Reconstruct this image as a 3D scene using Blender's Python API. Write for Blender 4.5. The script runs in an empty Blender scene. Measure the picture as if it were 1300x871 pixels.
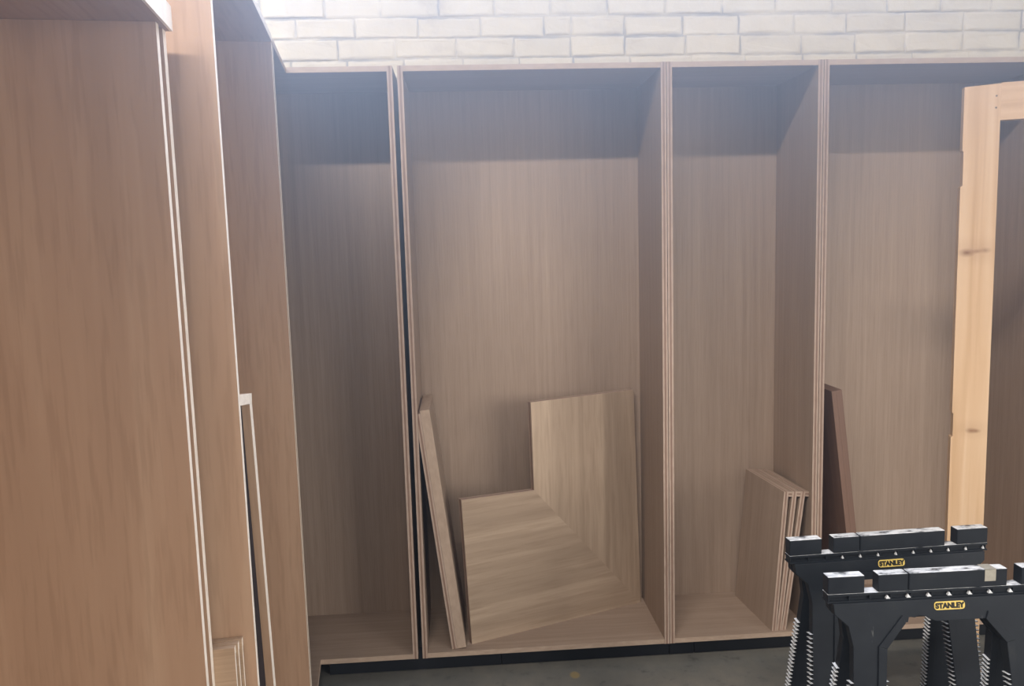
import bpy, bmesh, math, random
from mathutils import Vector, Matrix
R = math.radians
SC = bpy.context.scene
COL = SC.collection

# ------------------------------------------------------------------ camera
CAM = Vector((0.5549, -2.8729, 1.60))
PITCH, YAW, ROLL, FPX = R(6.7797), R(3.6713), R(-1.6487), 1029.99
fw = Vector((math.sin(YAW)*math.cos(PITCH), math.cos(YAW)*math.cos(PITCH), -math.sin(PITCH)))
rt = Vector((math.cos(YAW), -math.sin(YAW), 0)); up = rt.cross(fw)
r2 = rt*math.cos(ROLL) + up*math.sin(ROLL); u2 = -rt*math.sin(ROLL) + up*math.cos(ROLL)
cd = bpy.data.cameras.new('camera'); co = bpy.data.objects.new('camera', cd); COL.objects.link(co)
m = Matrix.Identity(4)
for i in range(3):
    m[i][0], m[i][1], m[i][2], m[i][3] = r2[i], u2[i], -fw[i], CAM[i]
co.matrix_world = m
cd.sensor_width = 36.0; cd.lens = 36.0*FPX/1300.0; cd.clip_start = 0.05; cd.clip_end = 100
SC.camera = co

# ------------------------------------------------------------------ light and exposure
SC.view_settings.view_transform = 'Standard'; SC.view_settings.look = 'None'
SC.view_settings.gamma = 1.0; SC.view_settings.use_curve_mapping = False
SC.view_settings.exposure = 0.0
W = bpy.data.worlds.new('sky'); SC.world = W; W.use_nodes = True
bg = W.node_tree.nodes['Background']; bg.inputs[0].default_value = (0.72, 0.84, 1.0, 1); bg.inputs[1].default_value = 0.21

def area(name, loc, aim, sx, sy, power, col, spread=180):
    l = bpy.data.lights.new(name, 'AREA'); l.shape = 'RECTANGLE'; l.size = sx; l.size_y = sy
    l.energy = power; l.color = col; l.spread = R(spread)
    o = bpy.data.objects.new(name, l); COL.objects.link(o); o.location = loc
    o.rotation_euler = (Vector(aim)-Vector(loc)).to_track_quat('-Z', 'Y').to_euler()
    return o
area('skylight', (-2.0, -6.0, 6.55), (-2.0, 0.4, 1.6), 6.5, 0.22, 920, (1.0, 0.96, 0.92))
area('side_window', (5.2, -5.2, 1.9), (-0.3, -1.0, 1.3), 3.4, 2.2, 240, (1.0, 0.95, 0.90))
area('roof_window', (0.75, -0.30, 3.9), (0.1, -2.9, 1.3), 3.6, 0.8, 138, (0.58, 0.71, 1.0), 90)

# ------------------------------------------------------------------ dimensions (metres)
T = 0.019
H = 2.223; H0 = 0.090; DEP = 0.382
TH = R(6.077)                       # the left hand run stands 6 degrees off square
PL = 0.09                           # plinth set-back

# ------------------------------------------------------------------ materials
def mat(name, rough=0.6, spec=0.3):
    m = bpy.data.materials.new(name); m.use_nodes = True
    b = m.node_tree.nodes['Principled BSDF']; b.inputs['Roughness'].default_value = rough
    b.inputs['Specular IOR Level'].default_value = spec
    return m, m.node_tree.nodes, m.node_tree.links, b
def ramp(N, stops):
    r = N.new('ShaderNodeValToRGB'); e = r.color_ramp.elements
    e[0].position, e[0].color = stops[0][0], (*stops[0][1], 1)
    e[1].position, e[1].color = stops[-1][0], (*stops[-1][1], 1)
    for p, c in stops[1:-1]:
        x = e.new(p); x.color = (*c, 1)
    return r
def mapped(N, L, src, scale):
    mp = N.new('ShaderNodeMapping'); mp.inputs['Scale'].default_value = scale
    L.new(src, mp.inputs['Vector']); return mp.outputs[0]
def noise(N, L, vec, scale, detail=4, rough=0.55, dist=0.0):
    n = N.new('ShaderNodeTexNoise'); n.inputs['Scale'].default_value = scale; n.inputs['Detail'].default_value = detail
    n.inputs['Roughness'].default_value = rough; n.inputs['Distortion'].default_value = dist
    L.new(vec, n.inputs['Vector']); return n.outputs['Fac']
def mixc(N, L, fac, a, b, mode='MIX'):
    x = N.new('ShaderNodeMix'); x.data_type = 'RGBA'; x.blend_type = mode
    for s, v in ((x.inputs[0], fac), (x.inputs[6], a), (x.inputs[7], b)):
        if hasattr(v, 'links'): L.new(v, s)
        elif isinstance(v, (int, float)): s.default_value = v
        else: s.default_value = (*v, 1)
    return x.outputs[2]
def offset_uv(N, L):
    tc = N.new('ShaderNodeUVMap'); oi = N.new('ShaderNodeObjectInfo')
    ml = N.new('ShaderNodeVectorMath'); ml.operation = 'MULTIPLY_ADD'
    cb = N.new('ShaderNodeCombineXYZ')
    mu = N.new('ShaderNodeMath'); mu.operation = 'MULTIPLY'; mu.inputs[1].default_value = 37.0
    L.new(oi.outputs['Random'], mu.inputs[0]); L.new(mu.outputs[0], cb.inputs[0]); L.new(mu.outputs[0], cb.inputs[2])
    ml.inputs[1].default_value = (1, 1, 1)
    L.new(tc.outputs[0], ml.inputs[0]); L.new(cb.outputs[0], ml.inputs[2])
    return ml.outputs[0]
def veneer(name, lo, mid, hi, fine, broad, streak_mix, rough=0.55):
    m, N, L, b = mat(name, rough, 0.25)
    v = offset_uv(N, L)
    n1 = noise(N, L, mapped(N, L, v, (fine, 0.9, 1)), 1.0, 5, 0.6)
    n2 = noise(N, L, mapped(N, L, v, (broad, 0.5, 1)), 1.0, 4, 0.55, 0.9)
    n3 = noise(N, L, mapped(N, L, v, (fine*5, 7, 1)), 1.0, 2, 0.5)
    c1 = ramp(N, [(0.28, lo), (0.5, mid), (0.74, hi)]); L.new(n1, c1.inputs[0])
    c2 = ramp(N, [(0.3, lo), (0.52, mid), (0.7, hi)]); L.new(n2, c2.inputs[0])
    c = mixc(N, L, streak_mix, c1.outputs[0], c2.outputs[0])
    p = ramp(N, [(0.36, (0.84, 0.82, 0.80)), (0.5, (1, 1, 1))]); L.new(n3, p.inputs[0])
    c = mixc(N, L, 0.55, c, p.outputs[0], 'MULTIPLY')
    L.new(c, b.inputs['Base Color'])
    bp = N.new('ShaderNodeBump'); bp.inputs['Strength'].default_value = 0.08; bp.inputs['Distance'].default_value = 0.001
    L.new(n3, bp.inputs['Height']); L.new(bp.outputs[0], b.inputs['Normal'])
    return m
OAK = veneer('oak_veneer', (0.285, 0.205, 0.148), (0.335, 0.245, 0.180), (0.39, 0.29, 0.215), 60, 8, 0.3)
MAH = veneer('gaboon_veneer', (0.375, 0.235, 0.145), (0.43, 0.272, 0.170), (0.49, 0.328, 0.212), 22, 9, 0.78)
MIT = veneer('cross_veneer', (0.30, 0.215, 0.145), (0.40, 0.292, 0.202), (0.56, 0.42, 0.295), 24, 13, 0.75)
SMALLV = veneer('light_cross_veneer', (0.33, 0.22, 0.135), (0.42, 0.285, 0.18), (0.53, 0.375, 0.25), 70, 30, 0.6)
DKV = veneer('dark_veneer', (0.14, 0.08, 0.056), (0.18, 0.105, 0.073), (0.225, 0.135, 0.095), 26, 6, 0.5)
# board edges: two pale face lippings with the darker core between them
def edge_mat(name, pale, core, a=0.34, z=0.66):
    m, N, L, b = mat(name, 0.55, 0.3)
    tc = N.new('ShaderNodeUVMap'); sp = N.new('ShaderNodeSeparateXYZ'); L.new(tc.outputs[0], sp.inputs[0])
    r = ramp(N, [(a-0.04, pale), (a+0.04, core), (z-0.04, core), (z+0.04, pale)]); L.new(sp.outputs[0], r.inputs[0])
    n = noise(N, L, mapped(N, L, offset_uv(N, L), (1, 14, 1)), 2.0, 4)
    k = ramp(N, [(0.3, (0.86, 0.84, 0.82)), (0.7, (1.05, 1.05, 1.05))]); L.new(n, k.inputs[0])
    L.new(mixc(N, L, 1.0, r.outputs[0], k.outputs[0], 'MULTIPLY'), b.inputs['Base Color'])
    return m
EDGE = edge_mat('board_edge', (0.45, 0.335, 0.26), (0.25, 0.155, 0.11))
LIP = edge_mat('plain_lipping', (0.47, 0.35, 0.26), (0.47, 0.35, 0.26))
PALE = edge_mat('pale_lipping', (0.92, 0.80, 0.65), (0.92, 0.80, 0.65))

def simple(name, col, rough=0.6, spec=0.3, var=0.12, scale=8):
    m, N, L, b = mat(name, rough, spec)
    tc = N.new('ShaderNodeTexCoord'); n = noise(N, L, tc.outputs['Object'], scale, 5)
    r = ramp(N, [(0.3, tuple(c*(1-var) for c in col)), (0.7, tuple(c*(1+var) for c in col))]); L.new(n, r.inputs[0])
    L.new(r.outputs[0], b.inputs['Base Color']); return m
SHADEFACE = simple('shaded_board_face', (0.055, 0.042, 0.042), 0.6)  # deep shade of the narrow gap put into the leaning board's face colour
BLACK = simple('black_plinth', (0.016, 0.018, 0.022), 0.5)
GREYEDGE = simple('plinth_raw_edge', (0.10, 0.09, 0.085), 0.6)

def plastic():
    m, N, L, b = mat('black_plastic', 0.5, 0.22)
    tc = N.new('ShaderNodeTexCoord')
    n1 = noise(N, L, tc.outputs['Object'], 9, 6, 0.65); n2 = noise(N, L, mapped(N, L, tc.outputs['Object'], (60, 60, 9)), 1.0, 4, 0.7)
    r = ramp(N, [(0.3, (0.009, 0.011, 0.015)), (0.62, (0.015, 0.018, 0.022)), (0.8, (0.032, 0.032, 0.032))]); L.new(n1, r.inputs[0])
    s = ramp(N, [(0.70, (0, 0, 0)), (0.80, (1, 1, 1))]); L.new(n2, s.inputs[0])
    L.new(mixc(N, L, s.outputs[0], r.outputs[0], (0.13, 0.13, 0.125)), b.inputs['Base Color'])
    rr = N.new('ShaderNodeMapRange'); rr.inputs[3].default_value = 0.42; rr.inputs[4].default_value = 0.65
    L.new(n1, rr.inputs[0]); L.new(rr.outputs[0], b.inputs['Roughness']); return m
PLAS = plastic()
def dusty():
    m, N, L, b = mat('dusty_plastic_top', 0.5, 0.5)
    tc = N.new('ShaderNodeTexCoord')
    n = noise(N, L, mapped(N, L, tc.outputs['Object'], (26, 60, 1)), 1.0, 5, 0.6)
    r = ramp(N, [(0.36, (0.05, 0.055, 0.06)), (0.45, (0.55, 0.56, 0.56)), (0.6, (0.88, 0.88, 0.86))]); L.new(n, r.inputs[0])
    L.new(r.outputs[0], b.inputs['Base Color']); return m
DUST = dusty()
GLINT = simple('glint_white', (0.75, 0.76, 0.76), 0.5, 0.4, 0.1, 40)  # white that paints glints on gussets and light on rib tops
YEL = simple('yellow_badge', (0.72, 0.52, 0.13), 0.4, 0.4, 0.05)
INK = simple('badge_black', (0.02, 0.018, 0.012), 0.5)
TAPE = simple('masking_tape', (0.36, 0.33, 0.27), 0.7, 0.2, 0.12, 60)
STEEL = simple('nail_steel', (0.12, 0.09, 0.07), 0.4, 0.5)

def pine():
    m, N, L, b = mat('pine', 0.5, 0.3)
    v = offset_uv(N, L)
    n1 = noise(N, L, mapped(N, L, v, (38, 1.2, 1)), 1.0, 4, 0.5, 0.6); n2 = noise(N, L, mapped(N, L, v, (9, .5, 1)), 1.0, 2)
    r = ramp(N, [(0.3, (0.56, 0.36, 0.20)), (0.5, (0.65, 0.44, 0.265)), (0.75, (0.71, 0.51, 0.33))]); L.new(n1, r.inputs[0])
    q = ramp(N, [(0.3, (0.93, 0.90, 0.86)), (0.7, (1, 1, 1))]); L.new(n2, q.inputs[0])
    c = mixc(N, L, 1.0, r.outputs[0], q.outputs[0], 'MULTIPLY')
    # knots, fixed in the wood
    tc = N.new('ShaderNodeTexCoord')
    for (kx, kz, rad, st) in KNOTS:
        sub = N.new('ShaderNodeVectorMath'); sub.operation = 'SUBTRACT'; sub.inputs[1].default_value = (kx, 0, kz)
        L.new(tc.outputs['Object'], sub.inputs[0])
        sc = N.new('ShaderNodeVectorMath'); sc.operation = 'MULTIPLY'; sc.inputs[1].default_value = (0.75/rad, 0, 1.35/rad)
        L.new(sub.outputs[0], sc.inputs[0])
        ln = N.new('ShaderNodeVectorMath'); ln.operation = 'LENGTH'; L.new(sc.outputs[0], ln.inputs[0])
        kr = ramp(N, [(0.0, (st, st, st)), (0.45, (st*.5,)*3), (1.0, (0, 0, 0))]); L.new(ln.outputs['Value'], kr.inputs[0])
        c = mixc(N, L, kr.outputs[0], c, (0.20, 0.085, 0.04))
    L.new(c, b.inputs['Base Color']); return m
KNOTS = [(0.022, 1.542, 0.020, 0.95), (0.072, 1.548, 0.014, 0.6), (0.050, 1.546, 0.012, 0.6), (0.05, 1.55, 0.07, 0.22),
         (0.052, 0.995, 0.014, 0.8), (0.066, 0.995, 0.011, 0.7), (0.055, 1.0, 0.05, 0.2)]
PINE = pine()

def brick_paint():
    m, N, L, b = mat('painted_brick', 0.75, 0.2)
    tc = N.new('ShaderNodeTexCoord'); v = tc.outputs['Object']
    at = N.new('ShaderNodeAttribute'); at.attribute_name = 'joint'
    n1 = noise(N, L, v, 7, 6, 0.65); n2 = noise(N, L, v, 45, 4, 0.6); n3 = noise(N, L, mapped(N, L, v, (5, 5, 9)), 1.0, 4)
    r = ramp(N, [(0.25, (0.50, 0.44, 0.345)), (0.42, (0.625, 0.56, 0.435)), (0.75, (0.69, 0.625, 0.495))]); L.new(n1, r.inputs[0])
    gr = ramp(N, [(0.30, (0, 0, 0)), (0.62, (1, 1, 1))]); L.new(n3, gr.inputs[0])
    g = N.new('ShaderNodeMath'); g.operation = 'MULTIPLY'; L.new(at.outputs['Fac'], g.inputs[0]); L.new(gr.outputs[0], g.inputs[1])
    g2 = N.new('ShaderNodeMath'); g2.operation = 'MULTIPLY'; g2.inputs[1].default_value = 0.9; L.new(g.outputs[0], g2.inputs[0])
    L.new(mixc(N, L, g2.outputs[0], r.outputs[0], (0.30, 0.285, 0.265)), b.inputs['Base Color'])
    bp = N.new('ShaderNodeBump'); bp.inputs['Strength'].default_value = 0.35; bp.inputs['Distance'].default_value = 0.004
    ad = N.new('ShaderNodeMath'); ad.operation = 'ADD'; L.new(n1, ad.inputs[0]); L.new(n2, ad.inputs[1])
    L.new(ad.outputs[0], bp.inputs['Height']); L.new(bp.outputs[0], b.inputs['Normal']); return m
BRICK = brick_paint()
def concrete():
    m, N, L, b = mat('concrete_floor', 0.62, 0.3)
    tc = N.new('ShaderNodeTexCoord'); v = tc.outputs['Object']
    n1 = noise(N, L, v, 2.3, 7, 0.62); n2 = noise(N, L, v, 14, 5, 0.6); n3 = noise(N, L, v, 90, 3)
    r = ramp(N, [(0.3, (0.120, 0.118, 0.105)), (0.5, (0.165, 0.158, 0.138)), (0.72, (0.215, 0.200, 0.170))]); L.new(n1, r.inputs[0])
    s = ramp(N, [(0.30, (0.62, 0.62, 0.62)), (0.42, (1, 1, 1)), (0.72, (1.12, 1.1, 1.05))]); L.new(n2, s.inputs[0])
    c = mixc(N, L, 1.0, r.outputs[0], s.outputs[0], 'MULTIPLY')
    t = ramp(N, [(0.27, (0.6, 0.6, 0.6)), (0.36, (1, 1, 1))]); L.new(n3, t.inputs[0])
    c = mixc(N, L, 0.7, c, t.outputs[0], 'MULTIPLY')
    # an ochre paint drip on the slab
    sub = N.new('ShaderNodeVectorMath'); sub.operation = 'SUBTRACT'; sub.inputs[1].default_value = (0.938, -0.021, 0); L.new(v, sub.inputs[0])
    sc = N.new('ShaderNodeVectorMath'); sc.operation = 'MULTIPLY'; sc.inputs[1].default_value = (1/0.022, 1/0.03, 0); L.new(sub.outputs[0], sc.inputs[0])
    ln = N.new('ShaderNodeVectorMath'); ln.operation = 'LENGTH'; L.new(sc.outputs[0], ln.inputs[0])
    k = ramp(N, [(0.6, (0.8, 0.8, 0.8)), (1.0, (0, 0, 0))]); L.new(ln.outputs['Value'], k.inputs[0])
    L.new(mixc(N, L, k.outputs[0], c, (0.33, 0.24, 0.10)), b.inputs['Base Color'])
    bp = N.new('ShaderNodeBump'); bp.inputs['Strength'].default_value = 0.25; bp.inputs['Distance'].default_value = 0.003
    L.new(n2, bp.inputs['Height']); L.new(bp.outputs[0], b.inputs['Normal']); return m
CONC = concrete()

# ------------------------------------------------------------------ mesh helpers
def link(name, bm, mats, parent=None, loc=None, rot=None):
    me = bpy.data.meshes.new(name); bm.to_mesh(me); bm.free()
    for x in mats: me.materials.append(x)
    o = bpy.data.objects.new(name, me); COL.objects.link(o)
    if parent: o.parent = parent
    if loc: o.location = loc
    if rot: o.rotation_euler = rot
    return o
def empty(name, label, cat, loc=(0, 0, 0), rz=0, group=None):
    o = bpy.data.objects.new(name, None); COL.objects.link(o); o.location = loc; o.rotation_euler = (0, 0, rz)
    o.empty_display_size = 0.1; o['label'] = label; o['category'] = cat
    if group: o['group'] = group
    return o
def tag(o, label, cat, group=None):
    o['label'] = label; o['category'] = cat
    if group: o['group'] = group
    return o
def struct(o): o['kind'] = 'structure'; return o
def bx(bm, x0, x1, y0, y1, z0, z1, grain=2, thick=None, edge=1, face=0):
    """a board: faces get slot `face` with V along the grain; edges get slot `edge` with U across the thickness"""
    uvl = bm.loops.layers.uv.verify()
    lo, hi = (x0, y0, z0), (x1, y1, z1); d = [hi[i]-lo[i] for i in range(3)]
    if thick is None: thick = d.index(min(d))
    vs = [bm.verts.new(((x0, x1)[i & 1], (y0, y1)[i >> 1 & 1], (z0, z1)[i >> 2 & 1])) for i in range(8)]
    for idx, ax in (((0, 2, 3, 1), 2), ((4, 5, 7, 6), 2), ((0, 1, 5, 4), 1), ((2, 6, 7, 3), 1), ((0, 4, 6, 2), 0), ((1, 3, 7, 5), 0)):
        f = bm.faces.new([vs[i] for i in idx])
        if ax == thick:
            f.material_index = face; other = [a for a in range(3) if a != ax and a != grain]; a0 = other[0]
            for l in f.loops: l[uvl].uv = (l.vert.co[a0], l.vert.co[grain])
        else:
            f.material_index = edge; a0 = [a for a in range(3) if a not in (ax, thick)][0]
            for l in f.loops: l[uvl].uv = ((l.vert.co[thick]-lo[thick])/d[thick], l.vert.co[a0])
    return vs
def board(name, dims, parent, face=None, edge=None, grain=2, thick=None):
    bm = bmesh.new(); bx(bm, *dims, grain=grain, thick=thick)
    return link(name, bm, [face or OAK, edge or EDGE], parent)
def prism(bm, pts, axis, a, b, face=0, edge=1, grain=None):
    """extrude a 2-D outline along axis (0 x, 1 y, 2 z) from a to b"""
    uvl = bm.loops.layers.uv.verify(); o = [i for i in range(3) if i != axis]
    def P(p, h):
        c = [0, 0, 0]; c[o[0]], c[o[1]] = p; c[axis] = h; return c
    A = [bm.verts.new(P(p, a)) for p in pts]; B = [bm.verts.new(P(p, b)) for p in pts]
    g = o[1] if grain is None else grain; q = o[0] if g == o[1] else o[1]
    n = len(pts)
    for f in (bm.faces.new(A), bm.faces.new(B)):
        f.material_index = face
        for l in f.loops: l[uvl].uv = (l.vert.co[q], l.vert.co[g])
    for i in range(n):
        f = bm.faces.new((A[i], A[(i+1) % n], B[(i+1) % n], B[i])); f.material_index = edge
        ln = (Vector(pts[i])-Vector(pts[(i+1) % n])).length
        for l, uv in zip(f.loops, ((0, 0), (0, ln), (1, ln), (1, 0))): l[uvl].uv = uv
    bmesh.ops.recalc_face_normals(bm, faces=bm.faces[:])

# ------------------------------------------------------------------ setting
bm = bmesh.new(); bx(bm, -1.6, 6.5, -7.0, 0.6, -0.12, 0.0)
struct(link('floor', bm, [CONC, CONC]))
def brick_wall():
    random.seed(4)
    bm = bmesh.new(); lay = bm.verts.layers.float.new('joint')
    X0, X1, Y, Z1 = -1.6, 2.94, 0.452, 3.3
    def raw(x0, x1, y0, y1, z0, z1, j):
        vs = [bm.verts.new(((x0, x1)[i & 1], (y0, y1)[i >> 1 & 1], (z0, z1)[i >> 2 & 1])) for i in range(8)]
        for idx in ((0, 2, 3, 1), (4, 5, 7, 6), (0, 1, 5, 4), (2, 6, 7, 3), (0, 4, 6, 2), (1, 3, 7, 5)):
            bm.faces.new([vs[i] for i in idx])
        for v in vs: v[lay] = j
    raw(X0, 6.5, Y, Y+0.15, -0.12, Z1, 1.0)
    def brick(x0, x1, z0, z1, y):
        # pillowed front: outer ring at the joint, inner ring proud
        g, s = random.choice((0.0012, 0.002, 0.003)), random.uniform(.004, .010)
        jit = lambda k: random.uniform(-k, k)
        cx = [(x0+g, z0+g), (x1-g, z0+g), (x1-g, z1-g), (x0+g, z1-g)]
        dz = jit(.0028); pr = 0.0026+random.uniform(0, 0.0028); tl = jit(.0012)
        nx, nz = 10, 3
        rings = []
        def ring(ins, yy, jv):
            a, b_, c, d = x0+g+ins, x1-g-ins, z0+g+ins+dz, z1-g-ins+dz
            pts = []
            for i in range(nx): pts.append((a+(b_-a)*i/nx, c))
            for i in range(nz): pts.append((b_, c+(d-c)*i/nz))
            for i in range(nx): pts.append((b_-(b_-a)*i/nx, d))
            for i in range(nz): pts.append((a, d-(d-c)*i/nz))
            out = []
            for px_, pz_ in pts:
                vert = abs(px_-a) < 1e-6 or abs(px_-b_) < 1e-6
                fill = 0.55 if vert else 1.0
                v = bm.verts.new((px_+jit(.0026), y+(yy-y)*(1 if not vert or ins == 0 else .6)+jit(.0006), pz_+jit(.0020))); v[lay] = jv*fill*random.uniform(.55, 1); out.append(v)
            return out
        r0 = ring(0, y+.001, 1.0); r1 = ring(s*.5, y-pr*.75+tl, .45); r2_ = ring(s+.004, y-pr+tl, random.choice((0, 0, .12, .25)))
        for A, B in ((r0, r1), (r1, r2_)):
            n = len(A)
            for i in range(n): bm.faces.new((A[i], A[(i+1) % n], B[(i+1) % n], B[i]))
        bm.faces.new(r2_)
    ch, bl = 0.0785, 0.2335; z = 2.344-3*ch; row = 0
    offs = [0.154, 0.035, 0.185, 0.07]
    while z < Z1-ch:
        x = X0-0.2+((offs[row % 4]-(X0-0.2)) % bl)+jitter(.03)
        while x < X1:
            L_ = bl + random.uniform(-.02, .02)
            if random.random() < .05: L_ *= .5
            brick(max(x, X0), min(x+L_, X1), z, z+ch, Y); x += L_
        x = X1+.004
        while x < 6.4:
            brick(x, x+bl, z, z+ch, Y-.004); x += bl
        z += ch; row += 1
    bmesh.ops.recalc_face_normals(bm, faces=bm.faces[:])
    for f in bm.faces: f.smooth = len(f.verts) == 4 and f.calc_area() < .02
    o = link('wall_back', bm, [BRICK]); struct(o)
def jitter(k): return random.uniform(-k, k)
brick_wall()
bm = bmesh.new(); bx(bm, -1.75, -1.6, -7.0, 0.6, -0.12, 3.3)
struct(link('wall_left', bm, [simple('white_wall', (0.78, 0.76, 0.72), 0.8, 0.2, .04, 4)]*2))

# ------------------------------------------------------------------ back run of carcasses
def carcass(label, xl, xr, ytop=0.0, group='tall open carcasses along the painted brick wall'):
    w = xr-xl
    t = empty('wardrobe_carcass', label, 'wardrobe', (xl, 0, H0), 0, group)
    h = H-H0
    board('side_panel', (0, T, 0, DEP, 0, h), t)
    board('side_panel', (w-T, w, 0, DEP, 0, h), t)
    board('top_panel', (T+.0004, w-T-.0004, 0.001, DEP, h-T, h-.0005), t, grain=0, edge=LIP)
    board('bottom_panel', (T+.0004, w-T-.0004, 0.001, DEP, 0.0005, T), t, grain=0, edge=LIP)
    board('back_panel', (T+.0004, w-T-.0004, DEP-.009, DEP, T+.0004, h-T-.0004), t)
    return t
XA, XB, XC, XD, XE = 0.357, 0.3735, 1.305, 1.8695, 2.79
carcass('wide open plywood carcass holding the L-shaped shelf board', XB, XC-.001)
carcass('narrow open plywood carcass with three short shelves stacked at its right side', XC+.001, XD-.0012)
carcass('open plywood carcass at the far right, partly behind the pine frame', XD+.0012, XE)

# corner carcass: L-shaped plan, left leg follows the left hand run
def rowpt(u, s):                                    # point of the left run: u into the room, s towards the viewer
    return (s*math.sin(TH)+u*math.cos(TH), -s*math.cos(TH)+u*math.sin(TH))
def corner_carcass():
    t = empty('corner_wardrobe_carcass', 'dark open L-shaped corner carcass where the two runs meet', 'wardrobe', (0, 0, H0))
    h = H-H0; SL = 0.388
    a = rowpt(0, SL); b = rowpt(-DEP, SL); xl = rowpt(-DEP, 0)[0]-.12
    back_l = (rowpt(-DEP, 0)[0]-math.sin(TH)*0, 0)
    # left rear line continues to y = DEP
    k = (DEP+0)/math.cos(TH); c = rowpt(-DEP, -k); c = (c[0], DEP)
    pts = [(0, 0.0), a, b, c, (XA-T-.0004, DEP), (XA-T-.0004, 0.0)]
    for nm, z0, z1 in (('bottom_panel', 0.0005, T), ('top_panel', h-T, h-.0005)):
        bm = bmesh.new(); prism(bm, pts, 2, z0, z1, grain=0)
        link(nm, bm, [OAK, LIP], t)
    board('side_panel', (XA-T, XA, 0, DEP, 0, h), t)
    board('back_panel', (c[0]+.01, XA-T-.0004, DEP-.009, DEP-.0005, T+.0004, h-T-.0004), t)
    # left back and left side stand square to the left run
    def rbox(nm, u0, u1, s0, s1, z0, z1):
        bm = bmesh.new(); bx(bm, u0, u1, -s1, -s0, z0, z1); bmesh.ops.rotate(bm, verts=bm.verts, cent=(0, 0, 0), matrix=Matrix.Rotation(TH, 3, 'Z'))
        link(nm, bm, [OAK, PALE], t)
    rbox('back_panel', -DEP+.0005, -DEP+.009, -DEP+.03, SL-T, T+.0004, h-T-.0004)
    rbox('side_panel', -DEP, -.001, SL-T, SL, T+.0004, h-T-.0004)
corner_carcass()

# plinth sections under the back run, and one under the left run
def plinth(xl, xr, label):
    bm = bmesh.new(); bx(bm, xl, xr, PL, PL+.28, 0, H0-.0006, grain=0, thick=1)
    return tag(link('plinth', bm, [BLACK, GREYEDGE]), label, 'plinth', 'black plinth sections')
for a, b, l in ((0.016, .668, 'black plinth section under the corner carcass and the left of the wide one'),
                (.672, 1.325, 'black plinth section under the wide carcass beneath the L-shaped shelf board'),
                (1.329, 1.423, 'very short black plinth section just right of the wide carcass'),
                (1.427, 2.78, 'long black plinth section running right behind the saw horses')):
    plinth(a, b, l)
bm = bmesh.new(); bx(bm, -DEP+.06, -PL, -.75, -.095, 0, H0-.0006, grain=1, thick=0)
o = link('plinth', bm, [BLACK, GREYEDGE], rot=(0, 0, TH)); tag(o, 'black plinth section under the left run at the corner', 'plinth', 'black plinth sections')

# ------------------------------------------------------------------ left run
def left_b():
    t = empty('wardrobe_carcass', 'tall open reddish carcass of the left run, next to the corner', 'wardrobe', (0, 0, H0), TH, 'tall open carcasses of the left run')
    s0, s1, h = 0.389, 1.394, 2.2065-H0
    board('side_panel', (-DEP, -.002, -s0-T, -s0, 0, h), t, MAH, PALE)
    board('side_panel', (-DEP, 0, -s1, -s1+T, 0, h), t, MAH, PALE)
    board('top_panel', (-DEP, .001, -s1+T+.0004, -s0-T-.0004, h-.0005, h+T), t, MAH, PALE, grain=1)
    board('bottom_panel', (-DEP, 0, -s1+T+.0004, -s0-T-.0004, .0005, T), t, MAH, PALE, grain=1)
    board('back_panel', (-DEP, -DEP+.009, -s1+T+.0004, -s0-T-.0004, T+.0004, h-.001), t, MAH, PALE)
left_b()
def left_a():
    t = empty('wardrobe_carcass', 'nearest carcass of the left run, lower, with white-edged thick top', 'wardrobe', (0, 0, H0), TH, 'tall open carcasses of the left run')
    h = 1.972-H0; e = 2.45; u = -.068; dp = -.45
    board('end_panel', (dp, u, -1.4585, -1.4375, 0, h-.0005), t, MAH, PALE)
    board('side_panel', (dp, u-.001, -1.498, -1.480, 0, h-.0005), t, MAH, PALE)
    board('filler_strip', (dp, u-.016, -1.4798, -1.4587, 0, h-.0005), t, MAH, MAH)
    board('side_panel', (dp, u, -e, -e+T, 0, h-.0005), t, MAH, PALE)
    board('top_panel', (dp, -.061, -e, -1.4372, h, h+T), t, MAH, PALE, grain=1)
    board('top_rail', (-.0609, -.0585+.002, -e, -1.4372, h-.0002, h+.040), t, PALE, PALE, grain=1, thick=0)
    board('bottom_panel', (dp, u, -e+T+.0004, -1.4984, .0005, T), t, MAH, PALE, grain=1)
    board('back_panel', (dp, dp+.009, -e+T+.0004, -1.4984, T+.0004, h-.001), t, MAH, PALE)
left_a()
for s0, s1, l in ((.76, 1.39, 'black plinth section under the left run, next after the corner'), (1.5, 2.4, 'black plinth section under the nearest carcass of the left run')):
    bm = bmesh.new(); bx(bm, -DEP+.06, -PL-.02, -s1, -s0, 0, H0-.0006, grain=1, thick=0)
    tag(link('plinth', bm, [BLACK, GREYEDGE], rot=(0, 0, TH)), l, 'plinth', 'black plinth sections')

# ------------------------------------------------------------------ loose shelves
def shelf(name, label, group, length, depth, th, end, endw, M4, face=OAK, edge=EDGE, ends=('bottom', 'top'), endface=None):
    """a shelf standing on end. local: x = thickness (board at 0..th, end lippings out to `end`), y = depth, z = length"""
    t = empty(name, label, 'shelf', group=group)
    board('shelf_board', (0, th, 0, depth, 0, length), t, face, edge)
    for e in ends:
        z = 0 if e == 'bottom' else length-endw
        board('end_lipping', (th+.0003, end, 0, depth, z, z+endw), t, endface or face, endface or edge, grain=1, thick=2)
    t.matrix_world = M4
    return t
def lean(x, y, z, tilt, rz=0.0, flip=False):
    M = Matrix.Translation((x, y, z)) @ Matrix.Rotation(rz, 4, 'Z') @ Matrix.Rotation(tilt, 4, 'Y')
    return M @ Matrix.Diagonal((-1, 1, 1, 1)) if flip else M
Zf = H0+T
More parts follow.
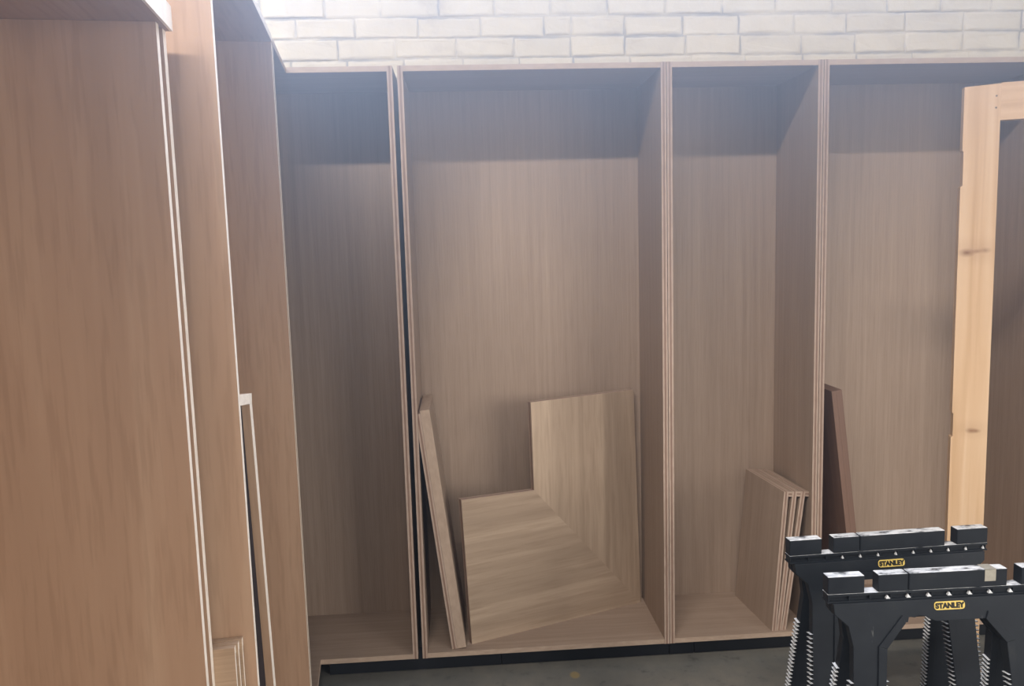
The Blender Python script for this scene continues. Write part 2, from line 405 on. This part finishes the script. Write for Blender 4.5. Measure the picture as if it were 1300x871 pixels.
# inside the second left hand carcass: tall board with a flange at its head
def board_in_b():
    t = empty('leaning_shelf', 'tall pale-edged board leaning inside the reddish left carcass', 'shelf')
    bm_len = 1.215
    board('shelf_board', (-.35, -.0165, 0, .024, 0, bm_len-.022), t, SHADEFACE, PALE)
    board('front_lipping', (-.0162, 0.0, -.0004, .031, 0, bm_len-.022), t, MAH, PALE, thick=1)
    bm = bmesh.new(); bx(bm, -.35, 0.0, -.150, .033, 0, .021, grain=0, thick=2)
    link('end_lipping', bm, [MAH, PALE], t, (0, -.0, bm_len-.0200), (R(-15.0), 0, 0))
    M = Matrix.Rotation(TH, 4, 'Z') @ Matrix.Translation((-.006, -1.095, Zf+.001)) @ Matrix.Rotation(R(6.2), 4, 'X')
    t.matrix_world = M
board_in_b()
# three small boards in the gap between the two left carcasses
labs = ['small board with wavy cross grain, front of three in the left gap', 'small board sandwiched in the middle of three in the left gap', 'small board hindmost of three in the left gap']
for i in range(3):
    t = empty('small_board', labs[i], 'board', group='small boards standing in the left gap')
    s = 1.4365-.0135*i; u1 = (-.030, -.026, -.021)[i]
    for nm, a, b, z0 in (('board_panel', -s, -s+.0085, 0), ('end_lipping', -s+.0087, -s+.0128, .870)):
        bm = bmesh.new(); bx(bm, -.32, u1, a, b, z0, .885+.001*i, grain=0, thick=1)
        for f in bm.faces:
            if abs(f.normal.z) > .9 or f.calc_center_median().z > .8849: f.material_index = 0
        link(nm, bm, [SMALLV, PALE], t)
    t.rotation_euler = (0, 0, TH)
# leaning shelf in the wide carcass
# two leaning boards: a thin one and a thick one
t = empty('leaning_shelf', 'thick-edged shelf leaning on the left side of the wide carcass', 'shelf', group='leaning shelves')
Lh = .915; ang = R(-6.35)
board('shelf_board', (-.0185, 0.0, 0, .32, 0, Lh-.01), t, OAK, EDGE)
board('shelf_board', (.0006, .035, 0, .31, 0, Lh), t, OAK, LIP)
t.matrix_world = lean(.5015, .018, Zf+.0027, ang)
# L-shaped mitred shelf
def l_shelf():
    t = empty('corner_shelf', 'L-shaped mitred shelf board standing upright in the wide carcass', 'shelf')
    BL = Vector((.545, .045, Zf)); BR = Vector((1.268, .327, Zf)); L = (BR-BL).length
    th = .028; HL = .878; lw = .535; lh = .565   # leg widths, from the photograph's proportions
    # local x along the bottom edge, y thickness (front face at y=0), z up
    P = lambda pts, g, nm, fm: None
    inner = (L-.478, lh-.012); 
    lo = [(0.014, 0), (L, 0), inner, (-.004, lh-.002)]
    hi = [(L, 0), (L-.014, HL+.022), (L-.480, HL+.020), inner]
    for pts, g in ((lo, 0), (hi, 2)):
        bm = bmesh.new(); prism(bm, pts, 1, 0, th, grain=g); link('shelf_arm', bm, [MIT, EDGE], t)
    d = (BR-BL).normalized(); rz = math.atan2(d.y, d.x)
    t.matrix_world = Matrix.Translation(BL) @ Matrix.Rotation(rz, 4, 'Z') @ Matrix.Rotation(R(-1.0), 4, 'X')
l_shelf()
# three short shelves on end in the narrow carcass
labs = ['short shelf on end, leftmost of three in the narrow carcass', 'short shelf on end, middle of three in the narrow carcass', 'short shelf on end, rightmost of three in the narrow carcass']
for i in range(3):
    shelf('short_shelf', labs[i], 'short shelves standing in the narrow carcass', .548, .325, .0185, .0335, .019,
          lean(1.705+.0196*i, .012+.002*i, Zf+.0003, R((4.6, 6.15, 7.7)[i]), R(5.2)), OAK, EDGE, ('top',))
# dark board in the far right carcass
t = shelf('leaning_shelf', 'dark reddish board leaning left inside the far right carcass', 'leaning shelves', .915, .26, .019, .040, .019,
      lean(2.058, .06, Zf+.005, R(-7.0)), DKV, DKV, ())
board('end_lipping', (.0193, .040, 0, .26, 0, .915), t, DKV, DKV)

# ------------------------------------------------------------------ pine frame
def pine_frame():
    Y0 = -.5; X0 = 2.0685; w = .097
    t = empty('pine_frame', 'pale pine door frame standing in front of the far right carcass', 'frame', (X0, Y0, 0), R(-20))
    def post(x, top=2.033, notch=True):
        bm = bmesh.new()
        pts = [(x, 0), (x+w, 0), (x+w, top), (x, top-.004)]
        if notch: pts += [(x, 1.845), (x+.0035, 1.842), (x+.0035, 1.742), (x-.002, 1.738), (x-.002, 1.05), (x+.0015, 1.048), (x+.0015, .975), (x-.0035, .972), (x-.0035, 0)]; pts[0] = (x-.0035, 0); pts.pop()
        prism(bm, pts, 1, 0, .032, grain=2); return link('post', bm, [PINE, PINE], t)
    p = post(0); post(.9, 2.033, False)
    bm = bmesh.new(); prism(bm, [(w+.0004, 1.928), (.8996, 1.928), (.8996, 2.035), (w+.0004, 2.035)], 1, .001, .032, grain=0); link('top_rail', bm, [PINE, PINE], t)
    bm = bmesh.new(); bx(bm, w+.0004, .8996, .0, .032, .10, .212, grain=0, thick=1); link('bottom_rail', bm, [PINE, PINE], t)
    for z in (1.998, 1.964):
        bm = bmesh.new(); bmesh.ops.create_cone(bm, cap_ends=True, segments=12, radius1=.0026, radius2=.0026, depth=.006)
        o = link('nail', bm, [STEEL], p, (.085, .0022, z), (R(90), 0, 0))
pine_frame()

# ------------------------------------------------------------------ saw horses
def text_mesh(txt, size):
    c = bpy.data.curves.new('lettering', 'FONT'); c.body = txt; c.size = size; c.extrude = .0006; c.offset = .0011
    c.align_x = 'CENTER'; c.align_y = 'CENTER'
    o = bpy.data.objects.new('tmp', c); COL.objects.link(o)
    me = bpy.data.meshes.new_from_object(o.evaluated_get(bpy.context.evaluated_depsgraph_get()))
    bpy.data.objects.remove(o); return me
def rounded(w, h, r, n=5):
    out = []
    for cx, cy, a0 in ((w/2-r, h/2-r, 0), (-w/2+r, h/2-r, 90), (-w/2+r, -h/2+r, 180), (w/2-r, -h/2+r, 270)):
        for i in range(n+1):
            a = R(a0+90*i/n); out.append((cx+r*math.cos(a), cy+r*math.sin(a)))
    return out
def soften(o, wd=.002):
    b = o.modifiers.new('bevel', 'BEVEL'); b.width = wd; b.segments = 2; b.limit_method = 'ANGLE'; b.angle_limit = R(40)
def dust_glint_top(bm):
    bmesh.ops.recalc_face_normals(bm, faces=bm.faces[:])
    for f in bm.faces:
        if f.normal.z > .9: f.material_index = 1
def sawhorse(label, loc, rz, torn, tape):
    t = empty('sawhorse', label, 'sawhorse', loc, rz, 'black folding sawhorses')
    Lx, ZT = .600, .750; D0, D1 = -.016, .016
    # saddle strip under the blocks, with its row of recesses
    bm = bmesh.new()
    bx(bm, 0, Lx, D0, D1, ZT-.052, ZT-.046, edge=0)
    bx(bm, .004, Lx-.004, D0+.009, D1-.002, ZT-.065, ZT-.052, edge=0)
    bx(bm, .0, Lx, D0, D1, ZT-.069, ZT-.065, edge=0)
    n = 11
    for i in range(n+1):
        x = .002+(Lx-.008)*i/n
        bx(bm, x, x+.003, D0+.002, D1, ZT-.065, ZT-.052, edge=0)
    dust_glint_top(bm)
    for f in bm.faces:
        if f.material_index == 1 and f.calc_center_median().z < ZT-.05: f.material_index = 0
    for i in range(n):                                         # white gussets painted as glints inside the recesses
        x = .002+(Lx-.008)*(i+1)/n-.0002
        if i < 2: continue
        w_, y0_, y1_ = (.011, D0+.0012, D0+.0088) if tape else (.006, D0+.003, D0+.0088)
        v = [bm.verts.new(c) for c in ((x, y0_, ZT-.0648), (x-w_, y0_, ZT-.0648), (x-w_*.75, y0_, ZT-.0545), (x, y1_, ZT-.0648), (x-w_, y1_, ZT-.0648), (x-w_*.75, y1_, ZT-.0545))]
        fs = [bm.faces.new([v[k] for k in q]) for q in ((0, 1, 2), (3, 5, 4), (0, 3, 4, 1), (1, 4, 5, 2), (2, 5, 3, 0))]
        bmesh.ops.recalc_face_normals(bm, faces=fs)
        for f in fs: f.material_index = 2
    rail = link('top_rail', bm, [PLAS, DUST, GLINT], t)
    # raised blocks
    for x0, x1 in ((0, .095), (.130, .208), (.2105, .468), (.505, Lx)):
        bm = bmesh.new(); bx(bm, x0, x1, D0, D1, ZT-.0458, ZT, edge=0)
        dust_glint_top(bm); soften(link('raised_block', bm, [PLAS, DUST], t), .0025)
    # two leg panels, hinged at the top
    def outline(notch):
        top = ZT-.070
        left = [(.012, top), (.014, top-.026), (.048, top-.058), (.058, top-.11), (.030, .0)]
        foot = [(.105, 0.0)]
        inn = [(.144, top-.118), (.195, top-.056)]
        mid = [(.203, top-.055), (.206, top-.042), (.222, top-.044), (.232, top-.040), (.250, top-.042), (.262, top-.050), (.276, top-.056)] if notch else []
        pts = left+foot+inn+mid
        right = [(Lx-x, z) for x, z in reversed(left+foot+inn)]
        return pts+right
    for side in (-1, 1):
        bm = bmesh.new(); prism(bm, outline(torn and side < 0), 1, -.011, .011, edge=0)
        # thickened lip following the arch, and ribs on the leg edges
        top = ZT-.070
        ar = [(.105, .02), (.144, top-.118), (.195, top-.056), (Lx-.195, top-.056), (Lx-.144, top-.118), (Lx-.105, .02)]
        br = [(.088, .02), (.122, top-.112), (.188, top-.036), (Lx-.188, top-.036), (Lx-.122, top-.112), (Lx-.088, .02)]
        for i in range(len(ar)-1):
            if torn and side < 0 and i == 2: continue
            prism(bm, [ar[i], ar[i+1], br[i+1], br[i]], 1, -.015, .0148, edge=0)
        rb = bmesh.new()                                       # grip ribs along the leg edges, tops painted white as if lit
        for k in range(26):
            z = top-.202-.0125*k
            if z < .03: break
            f = (top-.11-z)/(top-.11); xl = .058-.028*f
            for x_, sg in ((xl, -1), (Lx-xl, 1)):
                bx(rb, min(x_-sg*.002, x_+sg*.008), max(x_-sg*.002, x_+sg*.008), -.0125, .0125, z, z+.0030, edge=0)
            xi = .144-(top-.118-z)/(top-.118)*.039
            for x_, sg in ((xi, 1), (Lx-xi, -1)):
                bx(rb, min(x_-sg*.002, x_+sg*.007), max(x_-sg*.002, x_+sg*.007), -.0145, .0125, z, z+.0028, edge=0)
        dust_glint_top(rb)
        me_ = bpy.data.meshes.new('ribs'); rb.to_mesh(me_); rb.free(); bm.from_mesh(me_); bpy.data.meshes.remove(me_)
        pan = link('leg_panel', bm, [PLAS, GLINT], t); soften(pan, .0012)
        pan.location = (0, side*.0115, top); pan.rotation_euler = (R(8.3)*side, 0, 0)
        pan.data.transform(Matrix.Translation((0, 0, -top)))
        if side < 0:
            bm = bmesh.new(); prism(bm, rounded(.080, .021, .0075), 1, -.0015, 0); b = link('name_badge', bm, [YEL, YEL], pan, ((.300 if not torn else .312), -.0112, (-.0145 if not torn else -.0175)))
            me = text_mesh('STANLEY', .0180); me.materials.append(INK)
            o = bpy.data.objects.new('lettering', me); COL.objects.link(o); o.parent = b; o.location = (0, -.0018, -.0006); o.rotation_euler = (R(90), 0, 0)
    if tape:
        bm = bmesh.new(); bx(bm, .408, .437, D0-.0012, D0-.0002, ZT-.031, ZT-.001); bx(bm, .408, .437, D0-.0012, D1, ZT+.0001, ZT+.0008)
        link('tape_patch', bm, [TAPE, TAPE], t)
    return t
sawhorse('rear black plastic sawhorse, its back rail against the pine post', (1.4655, -.698, 0), R(2.2), False, False)
sawhorse('front black plastic sawhorse with tan tape patch and torn arch edge', (1.4575, -.955, 0), R(-.6), True, True)

# ------------------------------------------------------------------ scatter volume added to imitate lens glare in the upper view
def haze():
    bm = bmesh.new(); prism(bm, [(.02, -.012), (4.4, -.012), (4.4, -3.6), rowpt(.02, 3.6)], 2, 1.2, 3.25)
    m = bpy.data.materials.new('glare_haze'); m.use_nodes = True; N, L = m.node_tree.nodes, m.node_tree.links
    for n in list(N):
        if n.type != 'OUTPUT_MATERIAL': N.remove(n)
    out = [n for n in N if n.type == 'OUTPUT_MATERIAL'][0]
    vs = N.new('ShaderNodeVolumeScatter'); vs.inputs['Color'].default_value = (0.86, 0.93, 1.0, 1); vs.inputs['Anisotropy'].default_value = 0.6
    tc = N.new('ShaderNodeTexCoord'); sp = N.new('ShaderNodeSeparateXYZ'); L.new(tc.outputs['Object'], sp.inputs[0])
    mr = N.new('ShaderNodeMapRange'); mr.interpolation_type = 'SMOOTHSTEP'
    mr.inputs[1].default_value = 1.2; mr.inputs[2].default_value = 2.6; mr.inputs[3].default_value = 0.0; mr.inputs[4].default_value = HAZE
    L.new(sp.outputs[2], mr.inputs[0]); L.new(mr.outputs[0], vs.inputs['Density']); L.new(vs.outputs[0], out.inputs['Volume'])
    o = link('glare_haze', bm, [m]); o['kind'] = 'stuff'; o['label'] = 'thin bluish haze volume added to imitate lens glare before the carcasses'; o['category'] = 'haze'
HAZE = 0.31
haze()
